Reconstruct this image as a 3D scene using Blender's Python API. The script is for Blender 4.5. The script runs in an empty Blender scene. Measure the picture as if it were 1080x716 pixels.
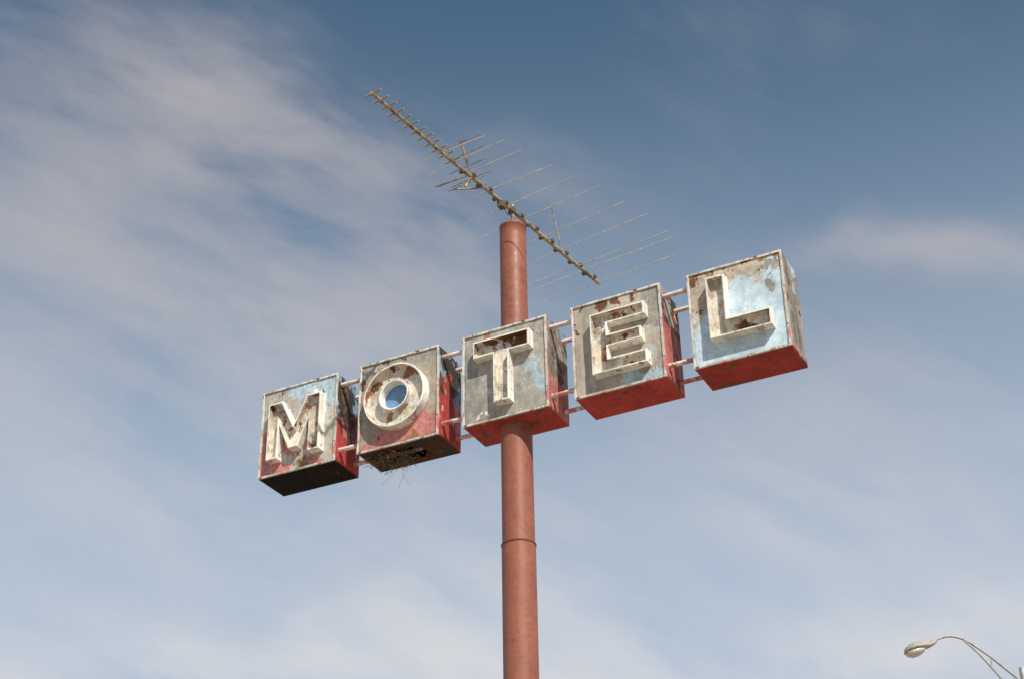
import bpy, bmesh, math, random
import numpy as np
from mathutils import Vector, Matrix, noise
random.seed(7)
scene=bpy.context.scene
scene.view_settings.view_transform='Standard'; scene.view_settings.look='None'; scene.view_settings.exposure=0; scene.view_settings.gamma=1

# ------------------------------------------------------------ camera
F_PX,PITCH,ROLL,YAW=1622.8,0.5377,-0.0179,-0.4602
CAM=Vector((6.3625,-12.9052,-8.0535))
GZ=-9.65
fw=Vector((math.sin(YAW)*math.cos(PITCH),math.cos(YAW)*math.cos(PITCH),math.sin(PITCH)))
r0=Vector((math.cos(YAW),-math.sin(YAW),0)); u0=r0.cross(fw)
rr=r0*math.cos(ROLL)+u0*math.sin(ROLL); uu=-r0*math.sin(ROLL)+u0*math.cos(ROLL)
cd=bpy.data.cameras.new("camera"); co=bpy.data.objects.new("camera",cd); scene.collection.objects.link(co)
M=Matrix((rr,uu,-fw)).transposed().to_4x4(); M.translation=CAM; co.matrix_world=M
cd.sensor_width=36; cd.lens=36*F_PX/1080; cd.clip_end=20000; cd.clip_start=0.1
scene.camera=co
def ray(x,y):
    return (fw+rr*((x-540)/F_PX)+uu*((358-y)/F_PX)).normalized()

# ------------------------------------------------------------ node helpers
class NT:
    def __init__(s,tree): s.t=tree; s.n=tree.nodes; s.l=tree.links
    def new(s,typ,**kw):
        n=s.n.new(typ)
        for k,v in kw.items(): setattr(n,k,v)
        return n
    def set(s,sock,v):
        if isinstance(v,bpy.types.NodeSocket): s.l.new(v,sock)
        else: sock.default_value=v
    def math(s,op,a,b=0.0,c=None,clamp=False):
        n=s.new('ShaderNodeMath',operation=op,use_clamp=clamp); s.set(n.inputs[0],a); s.set(n.inputs[1],b)
        if c is not None: s.set(n.inputs[2],c)
        return n.outputs[0]
    def vmath(s,op,a,b=(0,0,0)):
        n=s.new('ShaderNodeVectorMath',operation=op); s.set(n.inputs[0],a)
        if op=='SCALE': s.set(n.inputs['Scale'],b)
        else: s.set(n.inputs[1],b)
        return n.outputs['Value'] if op in('DOT_PRODUCT','LENGTH') else n.outputs['Vector']
    def mix(s,f,a,b,blend='MIX'):
        n=s.new('ShaderNodeMix',data_type='RGBA',blend_type=blend); s.set(n.inputs[0],f)
        s.set(n.inputs[6],a if isinstance(a,bpy.types.NodeSocket) else (*a,1)); s.set(n.inputs[7],b if isinstance(b,bpy.types.NodeSocket) else (*b,1))
        return n.outputs[2]
    def noise(s,vec,scale,detail=6,rough=.6,dist=0.0):
        n=s.new('ShaderNodeTexNoise'); s.set(n.inputs['Vector'],vec); n.inputs['Scale'].default_value=scale
        n.inputs['Detail'].default_value=detail; n.inputs['Roughness'].default_value=rough; n.inputs['Distortion'].default_value=dist
        return n.outputs[0]
    def mapping(s,vec,loc=(0,0,0),scale=(1,1,1),rot=(0,0,0)):
        n=s.new('ShaderNodeMapping'); s.set(n.inputs[0],vec); n.inputs[1].default_value=loc; n.inputs[2].default_value=rot; n.inputs[3].default_value=scale
        return n.outputs[0]
    def ramp(s,v,lo,hi,a=0.0,b=1.0):
        n=s.new('ShaderNodeMapRange',interpolation_type='SMOOTHSTEP'); s.set(n.inputs[0],v)
        n.inputs[1].default_value=lo; n.inputs[2].default_value=hi; n.inputs[3].default_value=a; n.inputs[4].default_value=b
        return n.outputs[0]

def peel(name,base,layers,seed=0,rough=.75,grime=.22,disc=None,metal=0,bump=.35,grunge=18,blotch=1.0,spec=.3):
    m=bpy.data.materials.new(name); m.use_nodes=True; t=NT(m.node_tree)
    bs=t.n['Principled BSDF']
    oc=t.new('ShaderNodeTexCoord').outputs['Object']
    sep=t.new('ShaderNodeSeparateXYZ'); t.set(sep.inputs[0],oc); X,Y,Z=sep.outputs
    v0=t.mapping(oc,loc=(seed*3.7+1,seed*1.3,seed*2.1))
    fine=t.noise(v0,grunge,5,.7)
    col=t.mix(t.ramp(fine,.35,.7),[c*(1-.16*blotch) for c in base],[min(1,c*(1+.10*blotch)) for c in base])
    h=0.0
    for i,L in enumerate(layers):
        c,sc,thr,kz,kx=L[:5]; soft=L[5] if len(L)>5 else .010
        vi=t.mapping(v0,loc=(i*5.3,i*2.9,i*7.1),scale=(1,1,.8))
        n=t.noise(vi,sc,6,.64,.25)
        n=t.math('MULTIPLY_ADD',Z,kz,n); n=t.math('MULTIPLY_ADD',X,kx,n)
        mk=t.ramp(n,thr-soft,thr+soft)
        cv=t.mix(t.ramp(fine,.35,.65),[k*.78 for k in c],[min(1,k*1.12) for k in c])
        col=t.mix(mk,col,cv); h=t.math('MULTIPLY_ADD',mk,-1.0,h)
    if disc:
        c,r=disc
        d=t.vmath('LENGTH',t.vmath('MULTIPLY',oc,(1,0,1)))
        n=t.noise(v0,6,5,.65)
        mk=t.math('MULTIPLY',t.ramp(d,r,r-.01),t.ramp(n,.66,.62))
        col=t.mix(mk,col,c)
    st=t.noise(t.mapping(v0,scale=(15,15,1.6)),1.0,4,.6)
    g=t.ramp(st,.42,.75,1.0,1-grime)
    gc=t.new('ShaderNodeCombineColor'); t.set(gc.inputs[0],g); t.set(gc.inputs[1],t.math('POWER',g,1.12)); t.set(gc.inputs[2],t.math('POWER',g,1.25))
    col=t.mix(1.0,col,gc.outputs[0],'MULTIPLY')
    bl=t.ramp(t.noise(v0,3.2,3,.6),.3,.7,1-.2*blotch,1+.08*blotch)
    bc=t.new('ShaderNodeCombineColor'); [t.set(bc.inputs[k],bl) for k in range(3)]
    col=t.mix(1.0,col,bc.outputs[0],'MULTIPLY')
    t.set(bs.inputs['Base Color'],col)
    t.set(bs.inputs['Roughness'],t.ramp(fine,.3,.7,rough-.1,min(1,rough+.12)))
    bs.inputs['Metallic'].default_value=metal; bs.inputs['Specular IOR Level'].default_value=spec
    b=t.new('ShaderNodeBump'); b.inputs['Strength'].default_value=bump; b.inputs['Distance'].default_value=.006
    t.set(b.inputs['Height'],t.math('MULTIPLY_ADD',fine,.6,h)); t.set(bs.inputs['Normal'],b.outputs[0])
    return m

BLUE=(.44,.57,.65); DBLUE=(.22,.33,.45); BEIGE=(.54,.47,.38); WHITE=(.80,.77,.71); PINK=(.60,.24,.215); RED=(.42,.058,.055)
RUST=(.17,.075,.04); ORNG=(.38,.18,.09); DARK=(.05,.04,.036); GREY=(.345,.33,.30)
GR2=(.44,.42,.375)

face_mats={
'M':peel("peeling_paint_pale_blue_pink",(.50,.475,.43),[(BLUE,2.2,.62,.50,.14),(PINK,2.6,.63,-.30,-.34),(GREY,3.2,.59,0,0),(ORNG,5,.65,-.1,0),(RUST,6,.67,.1,0),(WHITE,7,.64,0,0)],1),
'O':peel("peeling_paint_brown_grey",(.43,.36,.295),[(GREY,2.6,.54,.1,0),(PINK,2.8,.67,-.55,.05),(ORNG,4,.63,-.10,0),(RUST,5,.61,.05,-.1),(WHITE,8,.68,.1,0)],2,disc=((.16,.33,.55),.2)),
'T':peel("peeling_paint_grey_blue",GR2,[(GREY,2.4,.55,0,-.1),(BLUE,3.0,.68,-.10,.36),(ORNG,5,.70,.15,0),(RUST,7,.67,.12,.0),(WHITE,7,.68,-.1,0)],3),
'E':peel("peeling_paint_tan_grey",(.47,.42,.355),[(GREY,2.6,.57,.05,.15),(BLUE,2.8,.69,-.28,.24),(PINK,5,.74,-.15,-.15),(RUST,6,.67,.16,0),(WHITE,7,.68,0,0)],4),
'L':peel("peeling_paint_pale_blue_rust",(.55,.69,.78),[(BEIGE,2.6,.66,.36,-.14),(WHITE,3.4,.66,-.05,.1),(GREY,4,.68,.22,.1),(ORNG,5.5,.72,.30,-.10),(RUST,6,.70,.26,-.06)],5,grime=.10),
}
side_mats={
'M':peel("faded_red_side_paint",PINK,[(DARK,2.6,.52,.42,0,.05),(DBLUE,3,.64,.26,0),(RED,3,.52,-.25,0),(WHITE,6,.68,0,0),(RUST,6,.60,0,0)],6),
'O':peel("dark_topped_side_paint",PINK,[(DARK,2.6,.47,.48,0,.05),(DBLUE,3,.64,.22,0),(RED,3,.54,-.2,0),(WHITE,6,.68,0,0),(RUST,6,.60,0,0)],7),  # dark layer spreads towards the top of the box side
'T':peel("red_grey_side_paint",(.46,.18,.155),[(GREY,2.6,.47,.45,0,.03),((.24,.20,.17),3.4,.56,.35,0),(DBLUE,5,.68,.2,0),(PINK,4,.60,-.1,0),(RUST,7,.59,0,0)],8),
'E':peel("red_dark_side_paint",(.48,.15,.135),[(DARK,2.6,.53,.40,0,.05),(GREY,3,.60,.25,0),(PINK,4,.54,0,0),(RUST,7,.59,0,0)],9),
'L':peel("chalky_grey_side_paint",(.36,.335,.30),[(BLUE,3,.64,.1,0),((.26,.235,.205),3,.50,.1,0),(PINK,4,.64,-.25,0),(RED,4,.84,-.62,0),(RUST,7,.60,0,0)],10,grime=.4),
}
bot_mats={
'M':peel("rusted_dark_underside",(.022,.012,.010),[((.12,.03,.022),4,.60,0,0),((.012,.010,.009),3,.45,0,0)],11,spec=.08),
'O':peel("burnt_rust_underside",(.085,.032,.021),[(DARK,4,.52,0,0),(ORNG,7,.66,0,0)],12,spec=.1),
'T':peel("red_underside_worn",RED,[(PINK,4,.64,0,0),(RUST,5,.58,0,0)],13,spec=.15),
'E':peel("red_underside",(.45,.062,.056),[(RUST,5,.62,0,0),(PINK,4,.69,0,0)],14,spec=.15),
'L':peel("deep_red_underside",(.36,.050,.045),[(RUST,5,.60,0,0)],15,spec=.15),
}
letter_mat=peel("flaking_white_enamel",(.90,.88,.82),[(BEIGE,7,.63,0,0),(RUST,9,.67,0,0)],20,grime=.2)
letter_rust=peel("flaking_white_enamel_rusty",(.89,.865,.80),[(BEIGE,6,.62,0,0),(ORNG,9,.65,0,0),(RUST,9,.655,0,0)],21,grime=.25)
def trough(name,kz,kx,thr,seed): return peel(name,(.78,.71,.60),[(BEIGE,4,.52,0,0),(WHITE,5,.56,0,0),(ORNG,4.5,thr,kz,kx),(RUST,5,thr,kz,kx)],seed,grime=.35)
trough_mats={'M':trough("stained_trough_pale",.1,.1,.60,22),'O':trough("stained_trough_ring",.1,-.1,.61,23),'T':trough("brown_trough_crossbar",.45,0,.66,24),'E':trough("stained_trough_brown",.05,0,.57,25),'L':trough("brown_trough_foot",-.35,.15,.66,26)}  # brown gathers towards the top on T and towards the foot on L
trim_mat=peel("worn_metal_trim",(.71,.685,.64),[(PINK,6,.60,-.1,0),(BEIGE,7,.55,0,0),(RUST,9,.61,0,0)],23,rough=.6,grime=.2)
rod_mat=peel("pink_white_rod_paint",(.86,.70,.66),[(PINK,9,.57,-.12,0),(RUST,12,.66,0,0)],24)
pole_mat=peel("brick_red_pole_paint",(.295,.103,.064),[((.26,.088,.055),2.5,.56,0,0,.1),((.20,.068,.046),18,.69,0,0)],25,rough=.5,grime=.12,bump=.12,blotch=.6,spec=.4)
seam_mat=peel("pole_weld_seam",(.18,.06,.042),[(RUST,10,.6,0,0)],26)
antm=peel("oxidised_aluminium",(.43,.35,.255),[((.20,.155,.105),12,.53,0,0)],27,rough=.55,metal=.1)
antel=peel("weathered_aluminium_rod",(.66,.62,.57),[((.5,.44,.38),12,.62,0,0)],28,rough=.45,metal=.1)
insm=peel("brown_plastic_insulator",(.17,.125,.085),[((.09,.07,.055),9,.55,0,0)],29)
lampgrey=peel("lamp_housing_grey",(.42,.40,.36),[(GREY,8,.6,0,0)],30,rough=.5)
lampsteel=peel("galvanised_steel",(.42,.41,.41),[((.3,.28,.27),8,.6,0,0)],31,rough=.5,metal=.3)
strawm=peel("dry_straw",(.26,.19,.11),[(DARK,9,.55,0,0)],32)
lens=bpy.data.materials.new("frosted_lens"); lens.use_nodes=True
t=NT(lens.node_tree); b=t.n['Principled BSDF']; n=t.noise(t.new('ShaderNodeTexCoord').outputs['Object'],9,4,.6)
t.set(b.inputs['Base Color'],t.mix(n,(.46,.44,.38),(.62,.59,.52))); b.inputs['Roughness'].default_value=.25

# ------------------------------------------------------------ mesh helpers
WORLD={}
def add(name,bm,mats,parent=None,loc=(0,0,0),smooth=False,solid=None,bevel=None,rot=None):
    me=bpy.data.meshes.new(name)
    if solid is None: bmesh.ops.recalc_face_normals(bm,faces=bm.faces)
    bm.to_mesh(me); bm.free()
    if smooth:
        for p in me.polygons: p.use_smooth=True
    for m in (mats if isinstance(mats,(list,tuple)) else [mats]): me.materials.append(m)
    return place(name,me,parent,loc,solid,bevel,rot)
def place(name,me,parent=None,loc=(0,0,0),solid=None,bevel=None,rot=None):
    o=bpy.data.objects.new(name,me); scene.collection.objects.link(o)
    WORLD[o.name]=Vector(loc)
    if parent: o.parent=parent; o.location=Vector(loc)-WORLD[parent.name]
    else: o.location=loc
    if rot: o.rotation_euler=rot
    if solid:
        s=o.modifiers.new("thickness",'SOLIDIFY'); s.thickness=solid; s.offset=-1
    if bevel:
        s=o.modifiers.new("bevel",'BEVEL'); s.width=bevel; s.segments=2; s.limit_method='ANGLE'
    return o
def box(bm,lo,hi,mi=0):
    vs=[bm.verts.new((x,y,z)) for x in (lo[0],hi[0]) for y in (lo[1],hi[1]) for z in (lo[2],hi[2])]
    for q in ((0,1,3,2),(4,6,7,5),(0,4,5,1),(2,3,7,6),(0,2,6,4),(1,5,7,3)):
        f=bm.faces.new([vs[i] for i in q]); f.material_index=mi
def tube(bm,pts,r,seg=10,caps=True,mi=0):
    pts=[Vector(p) for p in pts]; rs=r if isinstance(r,(list,tuple)) else [r]*len(pts)
    rings=[]; ref=None
    for i,p in enumerate(pts):
        a=pts[max(0,i-1)]; c=pts[min(len(pts)-1,i+1)]; d=(c-a).normalized()
        if ref is None: ref=Vector((0,0,1)) if abs(d.z)<.9 else Vector((1,0,0))
        s=d.cross(ref).normalized(); ref=s.cross(d).normalized()
        rings.append([bm.verts.new(p+(s*math.cos(2*math.pi*k/seg)+ref*math.sin(2*math.pi*k/seg))*rs[i]) for k in range(seg)])
    for A,B in zip(rings,rings[1:]):
        for k in range(seg):
            f=bm.faces.new((A[k],A[(k+1)%seg],B[(k+1)%seg],B[k])); f.material_index=mi; f.smooth=True
    if caps:
        for R in (rings[0][::-1],rings[-1]):
            f=bm.faces.new(R); f.material_index=mi
            for e in f.edges: e.smooth=False
def tagged(o,label=None,cat=None,kind=None,group=None):
    if label:o["label"]=label
    if cat:o["category"]=cat
    if kind:o["kind"]=kind
    if group:o["group"]=group
    return o
def empty(name,loc):
    o=bpy.data.objects.new(name,None); scene.collection.objects.link(o); o.location=loc; o.empty_display_size=.3; WORLD[o.name]=Vector(loc); return o

# ------------------------------------------------------------ sign
HX,HZ,HD=.5,.5455,.249; STEP=1.302
sign=tagged(empty("motel_sign",(0,0,GZ)),"weathered motel sign of five peeling boxes on a red-brown pole","sign")

bm=bmesh.new(); tube(bm,[(0,0,.3),(0,0,1.84),(0,0,1.975),(0,0,1.978),(0,0,2.002),(0,0,2.005)],[.150,.150,.150,.1545,.1545,.150],48)
add("pole",bm,pole_mat,sign)
bm=bmesh.new(); tube(bm,[(0,0,-1.88),(0,0,.3)],.167,48,True)
add("pole",bm,pole_mat,sign)
bm=bmesh.new(); tube(bm,[(0,0,GZ),(0,0,-1.9)],.174,48,True)
add("pole",bm,pole_mat,sign)
bm=bmesh.new(); tube(bm,[(0,0,-1.905),(0,0,-1.90),(0,0,-1.885),(0,0,-1.88)],[.174,.180,.180,.172],48)
add("pole_collar",bm,seam_mat,sign)
bm=bmesh.new(); box(bm,(-.3,-.3,GZ),(.3,.3,GZ+.04)); 
add("base_plate",bm,lampsteel,sign,bevel=.005)

def inset(poly,d):
    n=len(poly); out=[]
    for i in range(n):
        p0,p1,p2=[Vector(poly[(i+k)%n]) for k in (-1,0,1)]
        d1=(p1-p0).normalized(); d2=(p2-p1).normalized()
        n1=Vector((-d1.y,d1.x)); n2=Vector((-d2.y,d2.x))
        m=(n1+n2); m=m/ (m.length_squared) *2
        out.append(tuple(p1+m*d))
    return out
def ccw(poly):
    a=sum(poly[i][0]*poly[(i+1)%len(poly)][1]-poly[(i+1)%len(poly)][0]*poly[i][1] for i in range(len(poly)))
    return poly if a>0 else poly[::-1]
RIM=.019; PROT=.110; DEEP=.075
def channel(polys,hole=False):
    bm=bmesh.new(); y0=0; y1=-PROT; y2=-PROT+DEEP
    def ring(poly,y): return [bm.verts.new((p[0],y,p[1])) for p in poly]
    def band(A,B,mi=0):
        n=len(A)
        for i in range(n):
            f=bm.faces.new((A[i],A[(i+1)%n],B[(i+1)%n],B[i])); f.material_index=mi
    floors=[]
    for poly,sgn in polys:
        poly=ccw(poly)
        a=ring(poly,y0); b=ring(poly,y1+.005); b2=ring(inset(poly,sgn*.005),y1); c=ring(inset(poly,sgn*RIM),y1); d=ring(inset(poly,sgn*(RIM+.004)),y2)
        band(a,b); band(b,b2); band(b2,c); band(c,d,1); floors.append(d)
    if len(floors)==1:
        f=bm.faces.new(floors[0]); f.material_index=1
    else: band(floors[0],floors[1],1)
    bmesh.ops.recalc_face_normals(bm,faces=bm.faces)
    for v in bm.verts:
        k=noise.noise(Vector((v.co.x*5,v.co.y*9,v.co.z*5)))
        v.co.x+=k*.006; v.co.z+=noise.noise(Vector((v.co.x*5+9,v.co.y*9,v.co.z*5)))*.006
    return bm
def shift(poly,dx,dz): return [(x+dx,z+dz) for x,z in poly]
Mp=shift([(0,0),(0,.71),(.19,.71),(.35,.37),(.51,.71),(.70,.71),(.70,0),(.55,0),(.55,.42),(.41,.09),(.29,.09),(.15,.42),(.15,0)],-.345,-.40)
Tp=[(-.325,.386),(.345,.386),(.345,.185),(.105,.185),(.105,-.40),(-.085,-.40),(-.085,.185),(-.325,.185)]
Ep=shift([(0,0),(0,.71),(.61,.71),(.61,.56),(.19,.56),(.19,.43),(.56,.43),(.56,.285),(.19,.285),(.19,.15),(.61,.15),(.61,0)],-.255,-.38)
Lp=shift([(0,0),(0,.71),(.20,.71),(.20,.19),(.645,.19),(.645,0)],-.28,-.32)
circ=lambda r,n=64:[(r*math.cos(2*math.pi*i/n),.015+r*math.sin(2*math.pi*i/n)) for i in range(n)]
LET={'M':[(Mp,1)],'T':[(Tp,1)],'E':[(Ep,1)],'L':[(Lp,1)],'O':[(circ(.385),1),(circ(.165),-1)]}

def grid(bm,o,u,v,nu,nv,keep=None,mi=0,amp=.003,nrm=None,seed=0):
    o,u,v=Vector(o),Vector(u),Vector(v); nrm=u.cross(v).normalized()
    g={}
    for i in range(nu+1):
        for j in range(nv+1):
            p=o+u*(i/nu)+v*(j/nv); e=min(i,j,nu-i,nv-j)
            if e>0: p=p+nrm*noise.noise(p*3+Vector((seed,seed*2,0)))*amp*min(1,e/3)
            g[i,j]=bm.verts.new(p)
    for i in range(nu):
        for j in range(nv):
            if keep and not keep((i+.5)/nu,(j+.5)/nv): continue
            f=bm.faces.new((g[i,j],g[i+1,j],g[i+1,j+1],g[i,j+1])); f.material_index=mi; f.smooth=True

desc={'M':"square box with a raised white letter M, pale blue and pink peeling paint",
'O':"square box with a raised white letter O, brown and pink peeling paint, rusted-out underside",
'T':"square box with a raised letter T, grey and blue peeling paint",
'E':"square box with a raised letter E, tan and grey peeling paint",
'L':"square box with a raised letter L, pale blue paint with rust patches"}
def rusted(a,b):
    d=((a-.40)/.36)**2+((b-.52)/.36)**2
    n=noise.noise(Vector((a*5,b*3,.3)))*.75+noise.noise(Vector((a*17,b*9,2.3)))*.55+noise.noise(Vector((a*40,b*22,5.3)))*.4
    return d+n>.72
for k,ch in enumerate("MOTEL"):
    cx=(k-2)*STEP; sd=k*3.1
    x,y,z=HX,HD,HZ
    bm=bmesh.new()
    grid(bm,(x,-y,-z),(0,2*y,0),(0,0,2*z),10,20,mi=0,seed=sd)
    grid(bm,(-x,y,-z),(0,-2*y,0),(0,0,2*z),10,20,mi=0,seed=sd+1)
    grid(bm,(x,y,-z),(-2*x,0,0),(0,0,2*z),20,20,mi=0,seed=sd+2)
    grid(bm,(-x,-y,z),(2*x,0,0),(0,2*y,0),20,10,mi=0,seed=sd+3)
    grid(bm,(-x,y,-z),(2*x,0,0),(0,-2*y,0),80,40,keep=rusted if ch=='O' else None,mi=1,seed=sd+4,amp=.012 if ch=='O' else .004)
    loose=[v for v in bm.verts if not v.link_faces]; bmesh.ops.delete(bm,geom=loose,context='VERTS')
    bmesh.ops.remove_doubles(bm,verts=bm.verts,dist=.0005)
    rot=(random.uniform(-.004,.004),random.uniform(-.006,.006),random.uniform(-.006,.006))
    for e in bm.edges:
        if len(e.link_faces)==2 and e.calc_face_angle(0)>.8: e.smooth=False
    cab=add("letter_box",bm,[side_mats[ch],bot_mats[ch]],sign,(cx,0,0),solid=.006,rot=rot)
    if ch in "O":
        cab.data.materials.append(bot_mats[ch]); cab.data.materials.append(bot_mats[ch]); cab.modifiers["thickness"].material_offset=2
    cab["label"]=desc[ch]
    bm=bmesh.new()
    grid(bm,(-x+.004,-y-.006,-z+.004),(2*x-.008,0,0),(0,0,2*z-.008),30,32,amp=.007,seed=sd+5)
    add("face_panel",bm,face_mats[ch],cab,(cx,0,0),solid=.004)
    bm=bmesh.new(); w=.021; ya,yb=-y-.022,-y+.001; X,Z=x+.004,z+.004
    box(bm,(-X,ya,Z-w),(X,yb,Z)); box(bm,(-X,ya,-Z),(X,yb,-Z+w))
    box(bm,(-X,ya,-Z+w+.001),(-X+w,yb,Z-w-.001)); box(bm,(X-w,ya,-Z+w+.001),(X,yb,Z-w-.001))
    bmesh.ops.subdivide_edges(bm,edges=[e for e in bm.edges if e.calc_length()>.5],cuts=9,use_grid_fill=True)
    for v in bm.verts: v.co+=Vector((noise.noise(v.co*6+Vector((sd,0,0))),noise.noise(v.co*6+Vector((0,sd,0)))*.6,noise.noise(v.co*6)))*.007
    add("trim",bm,trim_mat,cab,(cx,0,0),bevel=.002)
    bm=channel(LET[ch])
    lo=add("channel_letter",bm,[letter_rust if ch in "MTE" else letter_mat,trough_mats[ch]],cab,(cx,-HD-.006,0))
    lo["label"]="raised open-trough letter %s in flaking white enamel"%ch
for (yy,zz) in ((-.165,.44),(.15,.43),(-.165,-.38),(.15,-.42)):
    bm=bmesh.new(); n=40; tube(bm,[(-2*STEP-.45+i*(4*STEP+.9)/n,yy+noise.noise(Vector((i*.3,yy,0)))*.008,zz+noise.noise(Vector((i*.3,zz,5)))*.01) for i in range(n+1)],.0245,12)
    add("support_rod",bm,rod_mat,sign)

# nest in the rusted-out box
bm=bmesh.new(); rnd=random.Random(3)
def wig(start,length,drop,r,n=8):
    p=Vector(start); d=Vector((rnd.uniform(-1,1),rnd.uniform(-.6,.6),rnd.uniform(-.4,.3)-drop)).normalized(); pts=[p.copy()]
    for i in range(n):
        d=(d+Vector((rnd.uniform(-.4,.4),rnd.uniform(-.4,.4),rnd.uniform(-.35,.25)))).normalized(); p=p+d*length/n; pts.append(p.copy())
    tube(bm,pts,r,5)
for i in range(260):
    wig((-STEP+rnd.gauss(-.18,.10),rnd.gauss(-.03,.06),-HZ+rnd.uniform(-.055,.02)),rnd.uniform(.06,.2),0,rnd.uniform(.002,.0038))
for i in range(5):
    wig((-STEP+rnd.uniform(-.3,.15),rnd.uniform(-.1,.1),-HZ+.01),rnd.uniform(.25,.45),1.6,.0013,12)
nest=add("bird_nest",bm,strawm); tagged(nest,"straggly dry straw nest in a rusted-out sign box","nest")

# ------------------------------------------------------------ antenna
ZA=2.238; AN=.1335
ant=tagged(empty("television_antenna",(0,0,2.0)),"long rooftop television antenna with thin rods above sign pole","antenna")
bd=Vector((math.sin(AN),math.cos(AN),0)); ed=Vector((math.cos(AN),-math.sin(AN),0)); up=Vector((0,0,1)); A0=Vector((0,0,ZA))
def P(t,e=0,z=0): return A0+bd*t+ed*e+up*z
bm=bmesh.new(); tube(bm,[P(-2.56),P(-1.2,0,-.012),P(0,0,.0),P(1.0,0,-.008),P(1.89,0,0)],[.018,.020,.023,.023,.022],8); add("boom",bm,antm,ant)
bm=bmesh.new(); tube(bm,[(0,0,1.95),(0,0,2.32)],.020,12); tube(bm,[(0,0,2.006),(0,0,2.027)],[.06,.04],16); add("mast",bm,antm,ant)
def bar(name,mat,build,locs,bevel=None):
    bm=bmesh.new(); build(bm); me=bpy.data.meshes.new(name); bmesh.ops.recalc_face_normals(bm,faces=bm.faces); bm.to_mesh(me); bm.free(); me.materials.append(mat)
    for l in locs: place(name,me,ant,l,bevel=bevel)
def bdir(bm):
    tube(bm,[-ed*.102,ed*.102],.0115,6)
    box(bm,(-.020,-.018,-.028),(.020,.018,.013))
bar("director_rod",antm,bdir,[P(-2.53+.126*i,0,.014) for i in range(12)])
VH=[(-1.36,.56),(-1.10,.64),(-.9,.74),(-.46,.83),(-.14,.9),(.22,1.05),(.62,1.13),(1.02,1.2),(1.38,1.27),(1.56,1.30),(1.85,1.21)]
for i,(t,l) in enumerate(VH):
    bm=bmesh.new(); s=(.02 if i%2 else -.02)
    tube(bm,[P(t+rnd.uniform(-.04,.04),-l*rnd.uniform(.68,.88),s+rnd.uniform(-.03,.03)),P(t,-.05,s),P(t,.05,s),P(t+rnd.uniform(-.03,.03),l,s+rnd.uniform(-.03,.03))],[.0034,.0052,.0055,.005],6)
    add("antenna_rod",bm,antel,ant)
bar("insulator",insm,lambda bm: box(bm,(-.026,-.020,-.018),(.026,.020,.018)),[P(-.95+.158*i,.024*(1 if i%2 else -1),.012*(1 if i%2 else -1)) for i in range(18)],bevel=.003)
for e in (-.032,.032):
    bm=bmesh.new(); tube(bm,[P(-.6,e,.02)]+[P(-.6+.145*(j+1),e*(1 if j%2 else -1)*.5,.02*(1 if j%2 else -1)) for j in range(17)],.004,5)
    add("phasing_line",bm,antm,ant)
bm=bmesh.new()
for sg,L in ((1,.42),(-1,.24)):
    a=P(-.80,0,0); d=(-bd*.55+up*sg).normalized(); b2=a+d*L; tube(bm,[a,b2],.015,6)
    for j in range(3 if sg>0 else 2):
        c=a+d*(L*(.3+.33*j)); tube(bm,[c-ed*.26,c+ed*.26],.005,6)
tube(bm,[P(-.8,-.30,-.05),P(-.55,.05,-.02)],.010,6); tube(bm,[P(-.9,-.42,-.02),P(-.86,.0,-.02)],.009,6)
add("reflector",bm,antm,ant)
bm=bmesh.new(); tube(bm,[P(1.05,0,0),P(.86,-.02,.62)],.0075,6); add("vertical_rod",bm,antm,ant)
bm=bmesh.new(); q=P(-.22,0,-.04); box(bm,tuple(q-Vector((.035,.045,.045))),tuple(q+Vector((.035,.045,.03)))); q=P(0,0,0); box(bm,tuple(q-Vector((.034,.04,.032))),tuple(q+Vector((.034,.04,.032))))
tube(bm,[P(-.2,0,-.06),P(-.12,.02,-.13),P(-.03,.03,-.12),P(0,.03,-.2)],.006,6)
add("mast_clamp",bm,insm,ant,bevel=.006)

# ------------------------------------------------------------ street lamp
LC=CAM+ray(970,684)*30.5
rd=r0.copy()
lampx=LC+rd*1.85
lamp=tagged(empty("street_lamp",(lampx.x,lampx.y,GZ)),"grey cobra-head street lamp on a curved double-brace arm","street lamp")
def Q(a,b,c=0): 
    s=Vector((rd.y,-rd.x,0)); return LC+rd*a+up*b+s*c
def smoothpath(pts,n=8):
    out=[]
    for i in range(len(pts)-1):
        p0,p1,p2,p3=[Vector(pts[max(0,min(len(pts)-1,i+k))]) for k in(-1,0,1,2)]
        for j in range(n):
            s=j/n; out.append(.5*((2*p1)+(-p0+p2)*s+(2*p0-5*p1+4*p2-p3)*s*s+(-p0+3*p1-3*p2+p3)*s**3))
    out.append(Vector(pts[-1])); return out
bm=bmesh.new(); zt=LC.z-.42
tube(bm,[(lampx.x,lampx.y,GZ),(lampx.x,lampx.y,zt),(lampx.x,lampx.y,zt+.03)],[.12,.06,.05],20)
add("lamp_pole",bm,lampsteel,lamp)
bm=bmesh.new()
tube(bm,smoothpath([Q(.15,.08),Q(.32,.17),Q(.56,.24),Q(.86,.17),Q(1.24,-.12),Q(1.55,-.42),Q(1.85,-.72)]),.025,8)
tube(bm,smoothpath([Q(.86,.15),Q(1.1,-.12),Q(1.38,-.52),Q(1.6,-.85),Q(1.85,-1.15)]),.02,8)
tube(bm,[Q(1.3,-.18),Q(1.3,-.42)],.012,6)
add("lamp_arm",bm,lampsteel,lamp)
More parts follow.
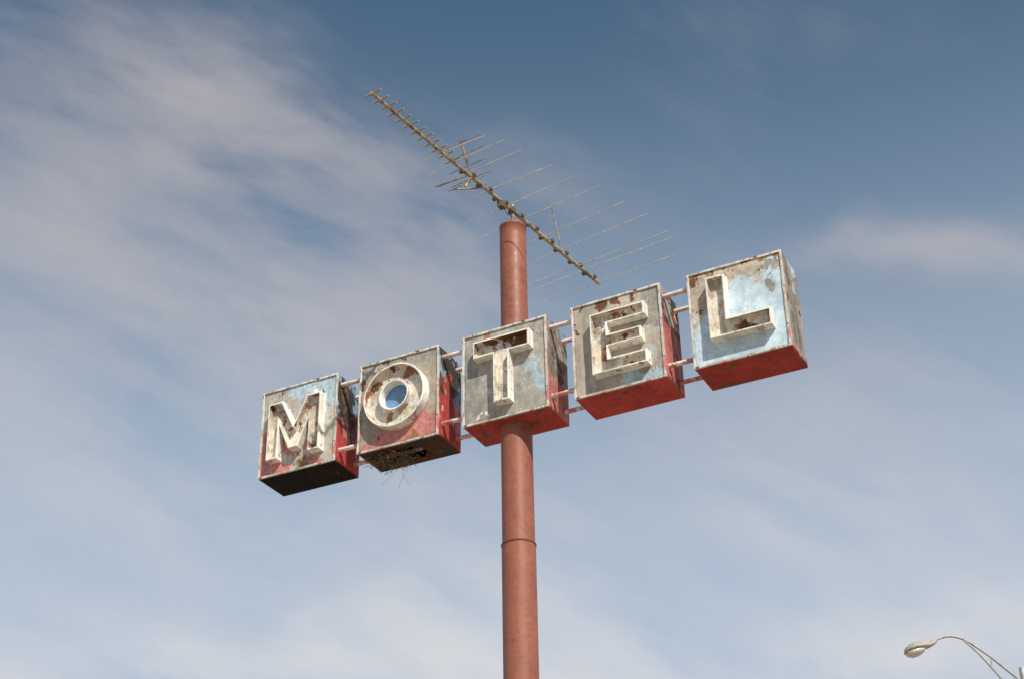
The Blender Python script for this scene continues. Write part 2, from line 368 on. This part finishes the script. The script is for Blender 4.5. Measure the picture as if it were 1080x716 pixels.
def loft(bm,secs,seg=20,mi=0,lower=True):
    rings=[]
    for (a,b,hw,hu,hl) in secs:
        R=[]
        for k in range(seg):
            th=2*math.pi*k/seg; zz=math.sin(th); R.append(bm.verts.new(Q(a,b+zz*(hu if zz>0 else hl),math.cos(th)*hw)))
        rings.append(R)
    for A,B in zip(rings,rings[1:]):
        for k in range(seg):
            f=bm.faces.new((A[k],A[(k+1)%seg],B[(k+1)%seg],B[k])); f.smooth=True
    bm.faces.new(rings[0]); bm.faces.new(rings[-1][::-1])
bm=bmesh.new(); loft(bm,[(-.30,-.08,.03,.03,.02),(-.28,-.06,.11,.07,.03),(-.20,-.03,.16,.11,.035),(-.08,.0,.18,.13,.04),(.06,.03,.15,.11,.04),(.17,.06,.09,.07,.045),(.28,.11,.05,.045,.04),(.34,.15,.035,.035,.03)])
head=add("lamp_head",bm,lampgrey,lamp)
bm=bmesh.new(); loft(bm,[(-.27,-.085,.05,.01,.03),(-.24,-.075,.11,.01,.07),(-.14,-.05,.145,.01,.115),(-.02,-.025,.14,.01,.105),(.07,-.005,.10,.01,.06),(.11,.01,.04,.01,.02)])
add("lamp_lens",bm,lens,head)

# ------------------------------------------------------------ ground
bm=bmesh.new(); bmesh.ops.create_grid(bm,x_segments=40,y_segments=40,size=6000)
gm=bpy.data.materials.new("dry_gravel_ground"); gm.use_nodes=True; t=NT(gm.node_tree)
oc=t.new('ShaderNodeTexCoord').outputs['Object']; a=t.noise(oc,.15,4,.6)
col=t.mix(t.ramp(a,.35,.65),(.36,.28,.21),(.44,.36,.27)); col=t.mix(t.ramp(t.noise(oc,6,4,.7),.4,.7),col,(.25,.20,.16))
t.set(t.n['Principled BSDF'].inputs['Base Color'],col); t.n['Principled BSDF'].inputs['Roughness'].default_value=.95
tagged(add("ground",bm,gm,None,(0,0,GZ)),kind="structure")

# ------------------------------------------------------------ light + sky
AZ,EL=math.radians(50),math.radians(43)
sd=Vector((math.sin(AZ)*math.cos(EL),-math.cos(AZ)*math.cos(EL),math.sin(EL)))
sl=bpy.data.lights.new("sun",'SUN'); sl.energy=5.0; sl.angle=math.radians(.53); sl.color=(1,.93,.80)
so=bpy.data.objects.new("sun",sl); scene.collection.objects.link(so); so.rotation_euler=sd.to_track_quat('Z','Y').to_euler(); so.location=(20,-20,20)

w=bpy.data.worlds.new("World"); scene.world=w; w.use_nodes=True; t=NT(w.node_tree)
w.cycles.sampling_method='MANUAL'; w.cycles.sample_map_resolution=256
bg=t.n['Background']; bg.inputs[1].default_value=.1
sky=t.new('ShaderNodeTexSky',sky_type='NISHITA'); sky.sun_disc=False; sky.sun_elevation=EL; sky.sun_rotation=math.pi-AZ
sky.altitude=300; sky.air_density=1.0; sky.dust_density=1.0; sky.ozone_density=1.2
skyc=t.mix(1.0,sky.outputs[0],(.86,1.03,.97),'MULTIPLY')
D=t.new('ShaderNodeTexCoord').outputs['Generated']
dn=t.vmath('NORMALIZE',D)
sp=t.new('ShaderNodeSeparateXYZ'); t.set(sp.inputs[0],dn)
haze=t.ramp(sp.outputs[2],.71,.28,0,.97)
skyc=t.mix(haze,skyc,(4.7,5.55,6.75))
wn=t.new('ShaderNodeTexNoise'); t.set(wn.inputs['Vector'],dn); wn.inputs['Scale'].default_value=4.5; wn.inputs['Detail'].default_value=3; wn.inputs['Roughness'].default_value=.5
wo=t.vmath('SUBTRACT',wn.outputs['Color'],(.5,.5,.5))
dw=t.vmath('ADD',dn,t.vmath('SCALE',wo,.13)); dw2=t.vmath('ADD',dn,t.vmath('SCALE',wo,.05))
def blob(x0,y0,x1,y1,wid,amp):
    a=ray(x0,y0); b=ray(x1,y1); c=((a+b)/2).normalized(); ax=(b-a); la=ax.length/2; ax=(ax-c*ax.dot(c)).normalized(); bx=c.cross(ax)
    lb=wid/F_PX
    p=t.math('DIVIDE',t.vmath('DOT_PRODUCT',dw,tuple(ax)),la); q=t.math('DIVIDE',t.vmath('DOT_PRODUCT',dw,tuple(bx)),lb)
    s=t.math('ADD',t.math('MULTIPLY',p,p),t.math('MULTIPLY',q,q))
    g=t.math('EXPONENT',t.math('MULTIPLY',s,-1.0))
    f=t.math('GREATER_THAN',t.vmath('DOT_PRODUCT',dn,tuple(c)),0.3)
    return t.math('MULTIPLY',t.math('MULTIPLY',g,f),amp)
tot=0.0
for B in [(-20,40,340,150,70,.85),(160,120,540,250,75,.68),(-80,180,180,240,70,.66),(-80,370,480,290,90,.52),(250,270,620,360,80,.36),
          (-80,450,420,560,90,.38),(840,285,1140,255,26,.72),(860,360,1120,430,60,.30),(680,430,1040,600,90,.45),(300,600,760,560,100,.30),
          (-100,730,560,695,60,1.0),(500,725,1150,705,50,.8)]:
    tot=t.math('ADD',tot,blob(*B))
e1=(ray(800,480)-ray(300,270)).normalized(); e2=fw.cross(e1).normalized()
def fib(v,s1,s2,off,det,dist):
    c=t.new('ShaderNodeCombineXYZ'); t.set(c.inputs[0],t.math('MULTIPLY_ADD',t.vmath('DOT_PRODUCT',v,tuple(e1)),s1,off)); t.set(c.inputs[1],t.math('MULTIPLY',t.vmath('DOT_PRODUCT',v,tuple(e2)),s2)); t.set(c.inputs[2],t.math('MULTIPLY',t.vmath('DOT_PRODUCT',dn,tuple(fw)),3.0))
    return t.noise(c.outputs[0],1.0,det,.57,dist)
st=fib(dw2,5,12,5.1,8,.2)
st2=fib(dw2,12,38,7.0,7,.1)
tex=t.math('ADD',t.ramp(st,.3,.72,.08,1.25),t.ramp(st2,.28,.72,-.20,.26))
den=t.math('ADD',t.math('MULTIPLY',tot,tex),t.ramp(st,.47,.8,0,.14))
den=t.math('SUBTRACT',1.0,t.math('EXPONENT',t.math('MULTIPLY',t.math('MAXIMUM',den,0.0),-1.15)))
cc=t.mix(t.ramp(sp.outputs[2],.3,.62),(7.3,7.2,7.3),(4.7,4.45,4.7))
t.set(bg.inputs[0],t.mix(den,skyc,cc))
